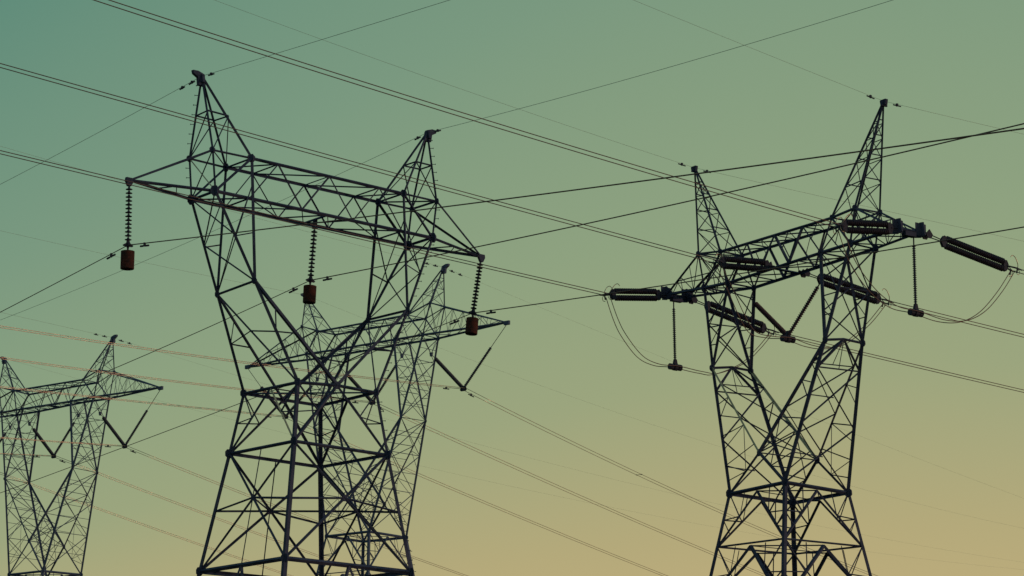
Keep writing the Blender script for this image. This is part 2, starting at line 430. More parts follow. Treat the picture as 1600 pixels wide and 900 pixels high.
# ------------------------------------------------------------------ pylons
class Pylon:
    """collects the bars of one lattice tower by part, then links one mesh per part or sub-part under one Empty"""
    def __init__(self, data, label):
        self.root = empty('pylon', (data['x'], data['y'], 0), label, 'pylon', 'steel lattice pylons', data['th'])
        self.n = {k: V(v) for k, v in data['n'].items()}
        self.parts = {}
        self.scale_w = 1.0; self.thin = 1.0
        self.mw = Matrix.Translation((data['x'], data['y'], 0)) @ Matrix.Rotation(data['th'], 4, 'Z')
        self.inv = self.mw.inverted()
    def P(self, k):
        return self.n[k] if isinstance(k, str) else V(k)
    def mid(self, a, b, t=0.5):
        return self.P(a).lerp(self.P(b), t)
    def bm(self, path):
        if path not in self.parts: self.parts[path] = bmesh.new()
        return self.parts[path]
    def bar(self, path, a, b, w, hint=None):
        if w < 0.08: w *= self.thin
        angle_bar(self.bm(path), self.P(a), self.P(b), w * self.scale_w, hint)
    def zig(self, path, a0, a1, b0, b1, n, w, start=0, rungs=False):
        """zigzag lacing between line a0-a1 and line b0-b1"""
        for i in range(n):
            t0, t1 = i / n, (i + 1) / n
            if (i + start) % 2 == 0: p, q = self.mid(a0, a1, t0), self.mid(b0, b1, t1)
            else: p, q = self.mid(b0, b1, t0), self.mid(a0, a1, t1)
            self.bar(path, p, q, w)
            if rungs and i: self.bar(path, self.mid(a0, a1, t0), self.mid(b0, b1, t0), w)
    def cross(self, path, a0, a1, b0, b1, w):
        self.bar(path, a0, b1, w); self.bar(path, b0, a1, w)
    def gusset(self, k, s, axes=('x', 'y')):
        """riveted joint plates in the two faces that meet at a node"""
        c = self.P(k); b = self.bm(('gusset_plate', len(self.parts)))
        for ax in axes:
            e = V((1, 0, 0)) if ax == 'x' else V((0, 1, 0))
            nrm = V((0, 1, 0)) if ax == 'x' else V((1, 0, 0))
            z = V((0, 0, 1))
            a = rnd.uniform(0.85, 1.15)
            pts = [c + e * s * x * a + z * s * y for x, y in ((-0.5, -0.28), (-0.2, -0.55), (0.25, -0.5), (0.5, -0.15), (0.46, 0.3), (0.15, 0.52), (-0.3, 0.5), (-0.52, 0.2))]
            slab(b, pts, nrm, 0.03 if ax == 'x' else 0.034)
    def bolts(self, a, b, step=0.42, dirs=(1, 0, 0), r=0.014, ln=0.17):
        a, b = self.P(a), self.P(b); L = (b - a).length; n = int(L / step)
        for i in range(1, n):
            p = a.lerp(b, i * step / L)
            if 'bolt' not in SHARED:
                m = bmesh.new(); tube(m, [(0, 0, 0), (1, 0, 0)], [0.5, 0.5]); box(m, (1.0, 0, 0), (0.06, 0, 0), (0, 0.9, 0), (0, 0, 0.9))
                o = link('step_bolt', m, STEEL, self.root); SHARED['bolt'] = o
            else:
                o = SHARED['bolt'].copy(); COL.objects.link(o); o.parent = self.root
            d = V(dirs).normalized()
            o.location = p
            o.rotation_euler = d.to_track_quat('X', 'Z').to_euler()
            o.scale = (ln, r * 2, r * 2)
    def finish(self, mat):
        made = {}
        for path in sorted(self.parts, key=lambda p: (len(p), str(p))):
            bm = self.parts[path]
            if len(path) == 2:
                made[path] = link(path[0].replace('pale_', ''), bm, STEEL_LIT if path[0].startswith('pale_') else mat, self.root)
                if path[0].startswith('pale_'): made[path]['label'] = 'thin brace with sunlight painted into its pale colour'

            else:
                par = made.get(path[:2])
                o = link(path[2].replace('pale_', ''), bm, STEEL_LIT if path[2].startswith('pale_') else mat, par if par else self.root)
                if path[2].startswith('pale_'): o['label'] = 'left fork diagonal with sunlight painted into its pale colour'
        return self.root

FACES = (('-n', '+n'), ('+n', '+f'), ('+f', '-f'), ('-f', '-n'))
ALLC = ('-n', '+n', '+f', '-f')

def ground_nodes(T, zg=0.0):
    for k in ALLC:
        w, r = T.n['W' + k], T.n['R2' + k]
        d = (w - r); s = (r.z - zg) / d.z
        sx = V((abs(r.x), abs(r.y), 0))
        T.n['G' + k] = V((r.x - d.x * s, r.y - d.y * s, zg))

def peak_cap(T, s, path, size, hook=True):
    c = T.n['apex' + s]; o = 1 if s == '+' else -1
    b = T.bm(path)
    pts = [(-0.17, -0.42), (0.16, -0.42), (0.2, -0.1), (0.42, 0.02), (0.46, 0.16), (0.2, 0.17), (-0.08, 0.08)] if hook else \
          [(-0.2, -0.25), (0.2, -0.25), (0.26, 0.05), (0.2, 0.09), (-0.2, 0.09), (-0.26, 0.05)]
    slab(b, [c + V((x * o * size, 0, y * size)) for x, y in pts], (0, 1, 0), 0.16 * size)
    slab(b, [c + V((0, y * size, z * size)) for y, z in ((-0.22, -0.3), (0.22, -0.3), (0.14, 0.05), (-0.14, 0.05))], (1, 0, 0), 0.12 * size)

# ---- the large front pylon ------------------------------------------------
def front_pylon(data, label):
    T = Pylon(data, label); n = T.n; M = T.mid; T.scale_w = 0.86
    # body
    zb = n['R3-n'].z
    for k in ALLC:
        w, r = n['W' + k], n['R3' + k]; d = w - r; s = r.z / d.z
        n['G' + k] = r - d * s * 1.0; n['G' + k].z = 0
        hint = V((n['W' + k].x, n['W' + k].y, 0))
        b = ('leg', k)
        T.bar(b, 'W' + k, 'R2' + k, 0.165, hint); T.bar(b, 'R2' + k, 'R3' + k, 0.19, hint); T.bar(b, 'R3' + k, 'G' + k, 0.21, hint)
    wm = {}
    for i, (p, q) in enumerate(FACES):
        m = n['Mn'] if i == 0 else n['Mf'] if i == 2 else M('W' + p, 'W' + q)
        wm[i] = m
        B = ('body_bracing', i)
        T.bar(B, m, 'R2' + p, 0.115)
        T.bar(('pale_brace', 'v') if i == 3 else B, m, 'R2' + q, 0.07 if i == 3 else 0.115)  # left-face brace takes the painted sunlit tone
        for k in (p, q):
            v = M(m, 'R2' + k, 0.45); l = M('W' + k, 'R2' + k, 0.5)
            T.bar(B, 'W' + k, v, 0.07)
            T.bar(B, l, v, 0.045)
        # crossed panel below with its mid-height strut
        w2 = (n['R2' + p] - n['R2' + q]).length; w3 = (n['R3' + p] - n['R3' + q]).length
        t = w2 / (w2 + w3)
        x = M('R2' + p, 'R3' + q, t)
        n['X%d' % i] = x
        T.bar(B, 'R2' + p, 'R3' + q, 0.105); T.bar(B, 'R2' + q, 'R3' + p, 0.105)
        T.bar(B, M('R2' + p, 'R3' + p, t + 0.06), x, 0.075); T.bar(B, M('R2' + q, 'R3' + q, t + 0.06), x, 0.075)
        if i in (2, 3):
            m2, m3 = M('R2' + p, 'R2' + q), M('R3' + p, 'R3' + q)
            T.bar(B, m2, x, 0.05); T.bar(B, x, m3, 0.05)
        # bottom panel down to the footing
        m3 = M('R3' + p, 'R3' + q)
        T.bar(B, m3, 'G' + p, 0.12); T.bar(B, m3, 'G' + q, 0.12)
        for k in (p, q):
            for tt in (0.3, 0.6):
                T.bar(B, M('R3' + k, 'G' + k, tt), M(m3, 'G' + k, tt), 0.06)
        # horizontal frames
        H = ('horizontal_frame', 0)
        T.bar(H, 'W' + p, m, 0.12); T.bar(H, m, 'W' + q, 0.12)
        T.bar(('horizontal_frame', 1), 'R2' + p, 'R2' + q, 0.125)
        T.bar(('horizontal_frame', 3), 'R3' + p, 'R3' + q, 0.17)
        T.gusset('X%d' % i, 0.26, ('x',) if i % 2 == 0 else ('y',))
    for i in range(4):
        T.bar(('horizontal_frame', 2), n['X%d' % i], n['X%d' % ((i + 1) % 4)], 0.075)
    T.bar(('horizontal_frame', 0), 'W-f', 'W+n', 0.1)
    T.bar(('horizontal_frame', 0), wm[1], wm[3], 0.06)
    # two forks
    for s in '-+':
        F = ('fork', s)
        for c in 'nf':
            k = s + c
            hint = V((n['O' + k].x, n['O' + k].y, 0))
            T.bar(F + ('outer_leg', c), 'W' + k, 'K' + k, 0.145, hint); T.bar(F + ('outer_leg', c), 'K' + k, 'O' + k, 0.135, hint)
            T.bar(F + ('inner_leg', c), 'M' + c, 'K' + k, 0.15); T.bar(F + ('inner_leg', c), 'K' + k, 'T' + k, 0.135)
            T.bar(F, M('K' + k, 'W' + k, 0.5), M('K' + k, 'M' + c, 0.5), 0.055)
            T.bar(F, M('K' + k, 'W' + k, 0.5), M('K' + k, 'M' + c, 0.25), 0.055)
            i_ = T.mid('K' + k, 'T' + k, 0.78); n['I' + k] = i_
            o5, i5 = M('K' + k, 'O' + k, 0.5), M('K' + k, i_, 0.5)
            T.bar(F, o5, i5, 0.06)
            T.bar(F, o5, i_, 0.06)
            T.gusset('K' + k, 0.27)
        T.bar(F, 'K' + s + 'n', 'K' + s + 'f', 0.095)
        on, of = M('K' + s + 'n', 'O' + s + 'n', 0.52), M('K' + s + 'f', 'O' + s + 'f', 0.52)
        T.bar(F, of, 'K' + s + 'n', 0.06); T.bar(F, of, 'O' + s + 'n', 0.07); T.bar(F, on, 'O' + s + 'f', 0.055)
        T.bar(F, 'I' + s + 'n', 'K' + s + 'f', 0.055); T.bar(F, on, 'K' + s + 'f', 0.055)
        T.bar(F, 'K' + s + 'f', 'W' + s + 'n', 0.075)
        T.bar(F, M('K' + s + 'f', 'W' + s + 'n', 0.42), M('K' + s + 'f', 'W' + s + 'f', 0.5), 0.055)
        T.bar(F, M('K' + s + 'f', 'W' + s + 'n', 0.42), M('K' + s + 'n', 'W' + s + 'n', 0.5), 0.055)
    # bridge beam
    B = ('bridge_beam', 0)
    A2 = n['T+n'].x; A1 = n['O+n'].x
    def top(c, a): return M('T-' + c, 'T+' + c, (a + 1) / 2)
    def bot(c, a): return M('O-' + c, 'O+' + c, (a * A2 + A1) / (2 * A1))
    for c in 'nf':
        T.bar(B + ('beam_chord', 't' + c), 'T-' + c, 'T+' + c, 0.125); T.bar(B + ('beam_chord', 'b' + c), 'O-' + c, 'O+' + c, 0.135)
        seq = [(bot, -1), (top, -2 / 3), (bot, -1 / 3), (top, 0), (bot, 1 / 3), (top, 2 / 3), (bot, 1)]
        pts = [f(c, a) for f, a in seq]
        for p, q in zip(pts, pts[1:]): T.bar(B, p, q, 0.07)
        for s in '-+':
            T.bar(B, 'T' + s + c, 'O' + s + c, 0.13)
            T.bar(B, 'P' + s + c, 'T' + s + c, 0.08)
            T.bar(B, 'P' + s + c, 'O' + s + c, 0.1)
    for s in '-+':
        sg = 1 if s == '+' else -1
        T.bar(B, 'T' + s + 'n', 'T' + s + 'f', 0.075); T.bar(B, 'O' + s + 'n', 'O' + s + 'f', 0.11)
        T.bar(B, 'P' + s + 'n', 'P' + s + 'f', 0.09); T.bar(B, 'P' + s + 'n', 'T' + s + 'f', 0.06)
        T.bar(B, 'O' + s + 'f', 'P' + s + 'n', 0.06)
        T.bar(B, bot('n', sg), bot('f', sg), 0.07)
        T.bar(B, 'O' + s + 'f', bot('n', sg), 0.06)
    for a, b_ in ((-1, -2 / 3), (-2 / 3, 0), (0, 2 / 3), (2 / 3, 1)):
        T.bar(B, top('f', a), top('n', b_), 0.055)
    for a in (-2 / 3, 0, 2 / 3): T.bar(B, top('n', a), top('f', a), 0.06)
    for a, b_ in ((-1, -1 / 3), (-1 / 3, 0), (0, 1 / 3), (1 / 3, 1)):
        T.bar(B, bot('n', a), bot('f', b_), 0.055); T.bar(B, bot('f', a), bot('n', b_), 0.055)
    T.bar(B, bot('n', 0), bot('f', 0), 0.13)
    T.bar(('pale_brace', 'e'), 'P-f', 'O-n', 0.05)  # end brace coloured as if the sun caught it
    # cross-arms and earth-wire peaks
    for s in '-+':
        A = ('cross_arm', s)
        for c in 'nf':
            T.bar(A + ('arm_chord', 't' + c), 'tip' + s, 'P' + s + c, 0.105); T.bar(A + ('arm_chord', 'b' + c), 'tip' + s, 'O' + s + c, 0.115)
        T.bar(A, M('tip' + s, 'O' + s + 'n', 0.55), M('tip' + s, 'O' + s + 'f', 0.42), 0.05)
        T.bar(A, M('tip' + s, 'O' + s + 'n', 0.55), M('tip' + s, 'O' + s + 'f', 0.75), 0.05)
        t = n['tip' + s]
        slab(T.bm(A + ('tip_plate', 0)), [t + V((x, 0, z)) for x, z in ((-0.16, 0.1), (0.16, 0.1), (0.18, -0.05), (0.07, -0.26), (-0.07, -0.26), (-0.18, -0.05))], (0, 1, 0), 0.14)
        K = ('earth_wire_peak', s)
        for c in 'nf':
            T.bar(K + ('peak_leg', 'o' + c), 'apex' + s, 'P' + s + c, 0.105); T.bar(K + ('peak_leg', 'i' + c), 'apex' + s, 'T' + s + c, 0.115)
        q = 'Q' + s
        for a, b_ in (('no', 'ni'), ('ni', 'fi'), ('fi', 'fo'), ('fo', 'no')): T.bar(K, q + a, q + b_, 0.065)
        T.bar(K, q + 'no', 'P' + s + 'f', 0.06); T.bar(K, q + 'ni', 'P' + s + 'n', 0.06); T.bar(K, q + 'ni', 'T' + s + 'f', 0.05); T.bar(K, q + 'fi', 'P' + s + 'f', 0.06)
        peak_cap(T, s, K + ('cap_plate', 0), 1.05)
    for k in ALLC:
        for node, sz in (('W', 0.33), ('R2', 0.37), ('R3', 0.36), ('O', 0.42), ('T', 0.34)): T.gusset(node + k, sz)
        T.gusset('P' + k, 0.26)
    T.gusset('Mn', 0.33, ('x',)); T.gusset('Mf', 0.31, ('x',))
    T.bolts('apex-', 'P-f', dirs=(-0.8, 0.6, 0)); T.bolts('P-f', 'O-f', dirs=(-0.8, 0.6, 0))
    for a, b_ in (('apex+', 'P+n'), ('P+n', 'O+n'), ('O+n', 'K+n'), ('K+n', 'W+n'), ('W+n', 'R2+n'), ('R2+n', 'R3+n')):
        T.bolts(a, b_, dirs=(0.75, -0.66, 0))
    return T

# ---- the pylons of the other kind (waisted, twin forks, tapering lattice arms)
def waisted_pylon(data, label, tension=False, wk=1.0):
    T = Pylon(data, label); n = T.n; M = T.mid; T.scale_w = wk; T.thin = 0.85 if tension else 0.68
    z0 = n['W-n'].z
    if not tension:
        for k in ALLC:
            w = n['W' + k]; sx = 1 if w.x > 0 else -1; sy = 1 if w.y > 0 else -1
            n['R2' + k] = V((w.x + sx * 0.36, w.y + sy * 0.36, z0 - 2.35))
    for k in ALLC:
        w, r = n['W' + k], n['R2' + k]; d = w - r
        n['R3' + k] = r - d * 1.15
        n['G' + k] = r - d * (r.z / d.z); n['G' + k].z = 0
        hint = V((w.x, w.y, 0))
        T.bar(('leg', k), 'W' + k, 'R2' + k, 0.16, hint); T.bar(('leg', k), 'R2' + k, 'R3' + k, 0.17, hint); T.bar(('leg', k), 'R3' + k, 'G' + k, 0.18, hint)
        T.gusset('W' + k, 0.36 if tension else 0.26)
    for i, (p, q) in enumerate(FACES):
        B = ('body_bracing', i)
        for lv, (a, b_) in enumerate((('W', 'R2'), ('R2', 'R3'))):
            m = M(a + p, a + q) - V((0, 0, 0.12))
            ww = (0.095, 0.13)[lv]
            T.bar(('horizontal_frame', lv), a + p, a + q, (0.13, 0.075)[lv])
            for k in (p, q):
                T.bar(B, m, b_ + k, ww)
                v1, v2 = M(m, b_ + k, 0.45), M(m, b_ + k, 0.72)
                l1, l2 = M(a + k, b_ + k, 0.5), M(a + k, b_ + k, 0.5)
                T.bar(B, a + k, v1, 0.06); T.bar(B, l1, v1, 0.05); T.bar(B, l2, v2, 0.05)
                T.bar(B, M(a + k, m, 0.55), M(m, b_ + k, 0.42), 0.045)
            n['H%d%d' % (lv, i)] = m
        T.bar(('horizontal_frame', 2), 'R3' + p, 'R3' + q, 0.075)
        m = M('R3' + p, 'R3' + q)
        T.bar(B, m, 'G' + p, 0.1); T.bar(B, m, 'G' + q, 0.1)
        for k in (p, q):
            for t in (0.25, 0.5, 0.75): T.bar(B, M('R3' + k, 'G' + k, t), M(m, 'G' + k, t), 0.05)
    for lv in range(2):
        for i in range(4):
            T.bar(('horizontal_frame', lv), 'H%d%d' % (lv, i), 'H%d%d' % (lv, (i + 1) % 4), 0.05)
        T.bar(('horizontal_frame', lv), 'H%d0' % lv, 'H%d2' % lv, 0.045)
    # forks
    for s in '-+':
        F = ('fork', s)
        for c in 'nf':
            k = s + c; hint = V((n['O' + k].x, n['O' + k].y, 0))
            T.bar(F + ('outer_leg', c), 'W' + k, 'K' + k, 0.145 if c == 'n' or not tension else 0.16, hint)
            T.bar(F + ('outer_leg', c), 'K' + k, 'O' + k, 0.13, hint)
            T.bar(F + (('pale_' if tension and s == '-' else '') + 'diagonal', c), 'K' + k, 'M' + c, 0.1 if tension and s == '-' else 0.115); T.bar(F + ('inner_leg', c), 'K' + k, 'I' + k, 0.13)  # left-fork diagonals of the tension pylon: sunlit look put in by colour
            T.bar(F + ('foot_brace', c), 'M' + c, 'W' + s + c, 0.105)
            # lacing in the near and far faces
            T.bar(F, M('K' + k, 'O' + k, 0.5), M('K' + k, 'I' + k, 0.5), 0.05)
            T.bar(F, M('K' + k, 'O' + k, 0.28), M('K' + k, 'I' + k, 0.28), 0.045)
            T.bar(F, M('K' + k, 'O' + k, 0.5), 'I' + k, 0.05); T.bar(F, M('K' + k, 'O' + k, 0.28), M('K' + k, 'I' + k, 0.5), 0.045)
            for t, u in ((0.3, 0.35), (0.55, 0.68), (0.78, 0.9)):
                T.bar(F, M('K' + k, 'W' + k, t), M('K' + k, 'M' + c, u), 0.05)
            for t, u in ((0.42, 0.35), (0.66, 0.68)):
                T.bar(F, M('K' + k, 'W' + k, t), M('K' + k, 'M' + c, u), 0.05)
            T.bar(F, M('K' + k, 'W' + k, 0.78), M('M' + c, 'W' + k, 0.45), 0.045)
            T.bar(F, M('K' + k, 'M' + c, 0.68), M('M' + c, 'W' + k, 0.45), 0.04)
            T.bar(F, M('K' + k, 'W' + k, 0.9), M('M' + c, 'W' + k, 0.45), 0.045)
            T.gusset('K' + k, 0.28 if tension else 0.2)
        kn, kf = 'K' + s + 'n', 'K' + s + 'f'
        on_, of_, wn_, wf_, in_, if_ = 'O' + s + 'n', 'O' + s + 'f', 'W' + s + 'n', 'W' + s + 'f', 'I' + s + 'n', 'I' + s + 'f'
        if not tension:
            # crossed panels all the way down, with light ties at every level
            def panels(a0, a1, b0, b1, cuts, w, ties=0.05):
                for t0, t1 in zip(cuts, cuts[1:]):
                    T.cross(F, M(a0, a1, t0), M(a0, a1, t1), M(b0, b1, t0), M(b0, b1, t1), w)
                    if ties: T.bar(F, M(a0, a1, t1), M(b0, b1, t1), ties)
                    c_ = M(M(a0, a1, t0), M(b0, b1, t1)); T.bar(F, c_, M(a0, a1, (t0 + t1) / 2), 0.038)
                    T.bar(F, c_, M(b0, b1, (t0 + t1) / 2), 0.038)
            panels(on_, kn, of_, kf, (0, 0.3, 0.64, 1), 0.062)
            panels(in_, kn, if_, kf, (0, 0.33, 0.66, 1), 0.055)
            panels(kn, wn_, kf, wf_, (0, 0.3, 0.62, 1), 0.068)
            panels(kn, 'Mn', kf, 'Mf', (0, 0.3, 0.62, 1), 0.058)
            for c in 'nf':
                k = s + c
                for t, u in ((0.12, 0.2), (0.22, 0.2), (0.9, 0.9)):
                    T.bar(F, M('K' + k, 'W' + k, t), M('K' + k, 'M' + c, u), 0.045)
                T.bar(F, M('K' + k, 'O' + k, 0.72), M('K' + k, 'I' + k, 0.72), 0.045)
                T.bar(F, M('K' + k, 'O' + k, 0.72), M('K' + k, 'I' + k, 0.5), 0.045)
                T.bar(F, M('M' + c, 'W' + k, 0.45), M('K' + k, 'W' + k, 0.66), 0.045)
            continue
        m = M(kn, kf) + V((0, 0, 0.1))
        T.bar(F, kn, m, 0.085); T.bar(F, m, kf, 0.085)
        tn, tf = M(kn, 'W' + s + 'n', 0.19), M(kf, 'W' + s + 'f', 0.19)
        un, uf = M(kn, 'Mn', 0.2), M(kf, 'Mf', 0.2)
        for q in (tn, tf): T.bar(F, m, q, 0.1)
        for q in (un, uf): T.bar(F, m, q, 0.075)
        T.bar(F, tn, tf, 0.06); T.bar(F, un, uf, 0.045)
        T.bar(F, m, M(tn, tf), 0.04); T.bar(F, m, M(un, uf), 0.04)
        # upper end faces
        T.cross(F, kn, M(kn, 'O' + s + 'n', 0.55), kf, M(kf, 'O' + s + 'f', 0.55), 0.065)
        T.cross(F, M(kn, 'O' + s + 'n', 0.55), 'O' + s + 'n', M(kf, 'O' + s + 'f', 0.55), 'O' + s + 'f', 0.065)
        T.bar(F, M(kn, 'O' + s + 'n', 0.55), M(kf, 'O' + s + 'f', 0.55), 0.05)
        T.zig(F, kn, 'I' + s + 'n', kf, 'I' + s + 'f', 3, 0.055, 1)
        # lower outer face: long crossed diagonals
        t2n, t2f = M(tn, 'W' + s + 'n', 0.48), M(tf, 'W' + s + 'f', 0.48)
        T.cross(F, tn, t2n, tf, t2f, 0.07); T.cross(F, t2n, 'W' + s + 'n', t2f, 'W' + s + 'f', 0.07)
        T.bar(F, M(tn, t2n, 0.5), M(M(tn, t2f, 0.5), M(tf, t2n, 0.5)), 0.045)
        T.bar(F, M(t2n, 'W' + s + 'n', 0.5), M(M(t2n, 'W' + s + 'f', 0.5), M(t2f, 'W' + s + 'n', 0.5)), 0.045)
        # lower inner face
        T.cross(F, un, M(kn, 'Mn', 0.6), uf, M(kf, 'Mf', 0.6), 0.055); T.cross(F, M(kn, 'Mn', 0.6), 'Mn', M(kf, 'Mf', 0.6), 'Mf', 0.055)
    T.bar(('fork', '-'), 'Mn', 'Mf', 0.07)
    T.gusset('Mn', 0.3, ('x',)); T.gusset('Mf', 0.3, ('x',))
    # bridge beam
    B = ('bridge_beam', 0)
    def top(c, t): return M('T-' + c, 'T+' + c, t)
    def bot(c, t): return M('I-' + c, 'I+' + c, t)
    for c in 'nf':
        T.bar(B + ('beam_chord', 't' + c), 'T-' + c, 'T+' + c, 0.105)
        for a, b_ in (('O-', 'I-'), ('I-', 'I+'), ('I+', 'O+')): T.bar(B + ('beam_chord', 'b' + c), a + c, b_ + c, 0.115)
        pts = [top(c, 0), bot(c, 0), top(c, 0.25), bot(c, 1 / 3), top(c, 0.5), bot(c, 2 / 3), top(c, 0.75), bot(c, 1), top(c, 1)]
        for j, (p, q) in enumerate(zip(pts, pts[1:])): T.bar(B, p, q, 0.1 if j in (2, 3, 4, 5) and tension else 0.075)
        for t, u in ((0.375, 0.33), (0.625, 0.67), (0.125, 0.02), (0.875, 0.98)): T.bar(B, top(c, t), M(bot(c, u), top(c, 0.25 if t < 0.3 else 0.75 if t > 0.7 else 0.5), 0.5), 0.045)
        for s in '-+':
            k = s + c
            T.bar(B, 'T' + k, 'O' + k, 0.1); T.bar(B, 'P' + k, 'T' + k, 0.085); T.bar(B, 'P' + k, 'O' + k, 0.08); T.bar(B, 'P' + k, 'I' + k, 0.055)
            g_ = 1.0 if tension else 0.72
            T.gusset('O' + k, 0.34 * g_); T.gusset('I' + k, 0.28 * g_); T.gusset('P' + k, 0.26 * g_); T.gusset('T' + k, 0.24 * g_)
    for i in range(4):
        t = i / 4
        T.bar(B, top('n', t), top('f', t + 0.25), 0.055)
        T.bar(B, top('f', t), top('n', t + 0.125), 0.045)
        T.bar(B, top('n', t), top('f', t), 0.055)
        T.bar(B, bot('n', t), bot('f', t + 0.25), 0.05); T.bar(B, bot('f', t), bot('n', t + 0.25), 0.05); T.bar(B, bot('n', t), bot('f', t), 0.055)
    T.bar(B, bot('n', 0.5), bot('f', 0.5), 0.12)
    for s in '-+':
        for a in 'TPOI': T.bar(B, a + s + 'n', a + s + 'f', 0.07)
        T.cross(B, 'P' + s + 'n', 'O' + s + 'n', 'P' + s + 'f', 'O' + s + 'f', 0.055)
        T.cross(B, 'O' + s + 'n', 'I' + s + 'n', 'O' + s + 'f', 'I' + s + 'f', 0.05)
        T.bar(B, 'P' + s + 'n', 'T' + s + 'f', 0.055)
        # cross-arm
        A = ('cross_arm', s)
        tn, tf = ('tip' + s + 'n', 'tip' + s + 'f')
        for c, tt in (('n', tn), ('f', tf)):
            T.bar(A + ('arm_chord', 't' + c), 'P' + s + c, tt, 0.1); T.bar(A + ('arm_chord', 'b' + c), 'O' + s + c, tt, 0.11)
            nn = 3 if tension else 6
            for i in range(nn):
                t0, t1 = i / (nn + 0.6), (i + 1) / (nn + 0.6)
                if i % 2 == 0: T.bar(A, M('P' + s + c, tt, t0), M('O' + s + c, tt, t1), 0.05)
                else: T.bar(A, M('O' + s + c, tt, t0), M('P' + s + c, tt, t1), 0.05)
                T.bar(A, M('P' + s + c, tt, t1), M('O' + s + c, tt, t1), 0.04)
        T.zig(A, 'O' + s + 'n', tn, 'O' + s + 'f', tf, 4, 0.05); T.zig(A, 'P' + s + 'n', tn, 'P' + s + 'f', tf, 3, 0.045)
        o = 1 if s == '+' else -1
        if tension:
            # boxed arm end with heavy plates
            T.bar(A, tn, tf, 0.12)
            for tt in (tn, tf):
                c = n[tt]
                pts = [(-0.42, 0.08), (-0.02, 0.42), (0.2, 0.4), (0.3, -0.18), (0.0, -0.24), (-0.4, -0.16)]
                slab(T.bm(A + ('end_plate', tt)), [c + V((x * o, 0, z)) for x, z in pts], (0, 1, 0), 0.05)
                slab(T.bm(A + ('end_plate', tt)), [c + V((0.02 * o, y, z)) for y, z in ((-0.28, -0.18), (0.28, -0.18), (0.28, 0.36), (-0.28, 0.38))], (1, 0, 0), 0.05)
            pz = M(tn, tf)
            box(T.bm(A + ('hanger_bracket', 0)), pz - V((0, 0, 0.16)), (0.13, 0, 0), (0, 0.3, 0), (0, 0, 0.1))
        else:
            slab(T.bm(A + ('tip_plate', 0)), [n['tip' + s] + V((x, 0, z)) for x, z in ((-0.2, 0.1), (0.2, 0.1), (0.2, -0.14), (-0.2, -0.14))], (0, 1, 0), 0.14)
        # earth-wire peak
        K = ('earth_wire_peak', s); ap = 'apex' + s
        for c in 'nf':
            T.bar(K + ('peak_leg', 'o' + c), 'P' + s + c, ap, 0.085); T.bar(K + ('peak_leg', 'i' + c), 'T' + s + c, ap, 0.085)
        lv = (0.0, 0.26, 0.48, 0.66, 0.8) if tension else (0.0, 0.4, 0.68)
        def pk(a, c, t): return M(a + s + c, ap, t)
        for j, t in enumerate(lv):
            if j:
                for (a, c), (a2, c2) in ((('P', 'n'), ('P', 'f')), (('P', 'n'), ('T', 'n')), (('P', 'f'), ('T', 'f')), (('T', 'n'), ('T', 'f'))):
                    T.bar(K, pk(a, c, t + (0.03 if c != c2 else 0)), pk(a2, c2, t + (0.03 if c != c2 else 0)), 0.048)
            if j + 1 < len(lv):
                t2 = lv[j + 1]
                T.bar(K, pk('P', 'n', t), pk('P', 'f', t2), 0.045); T.bar(K, pk('P', 'f', t), pk('T', 'f', t2), 0.045)
                T.bar(K, pk('T', 'f', t), pk('T', 'n', t2), 0.045); T.bar(K, pk('T', 'n', t), pk('P', 'n', t2), 0.045)
                if not tension or j == 0: T.bar(K, pk('P', 'f', t), pk('P', 'n', t2), 0.045)
        peak_cap(T, s, K + ('cap_plate', 0), 0.75 if tension else 0.95, hook=not tension)
    if not tension:
        T.bolts(M('W+f', 'G+f', 0.02), 'R3+f', dirs=(0.8, 0.6, 0))
    return T

front = front_pylon(TOWERS[1], 'large front pylon left of centre with rusty drum weights hanging under its beam')
tens = waisted_pylon(TOWERS[3], 'right-hand pylon with long insulators pulled out sideways and slack loops below', True, 0.94)
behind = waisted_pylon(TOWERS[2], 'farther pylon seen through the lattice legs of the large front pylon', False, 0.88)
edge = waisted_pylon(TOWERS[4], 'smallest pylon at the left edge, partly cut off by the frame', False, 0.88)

def hanger(T, H, a_from):
    """V-shaped bracket under the beam that carries an inner insulator string"""
    h = T.inv @ V(H); n = T.n
    key = ('hanger_bracket', len(T.parts))
    for c in 'nf':
        p0, p1 = n['O-' + c], n['O+' + c]
        for dx in (-0.22, 0.22):
            x = h.x + dx
            t = (x - p0.x) / (p1.x - p0.x)
            T.bar(key, h, p0.lerp(p1, max(0, min(1, t))), 0.05)
    slab(T.bm(key), [h + V((x, 0, z)) for x, z in ((-0.12, 0.1), (0.12, 0.1), (0.06, -0.14), (-0.06, -0.14))], (0, 1, 0), 0.1)

# ------------------------------------------------------------------ insulators
def shed_profile(L, n, R, core=0.035, a0=0.0):
    prof = [(0, core)]
    p = L / n
    for i in range(n):
        t = i * p
        prof += [(t + 0.08 * p, core * 1.5), (t + 0.38 * p, core * 1.3), (t + 0.48 * p, R * 0.62), (t + 0.6 * p, R), (t + 0.7 * p, R * 0.96), (t + 0.74 * p, R * 0.45), (t + 0.98 * p, core)]
    prof.append((L, core))
    return prof

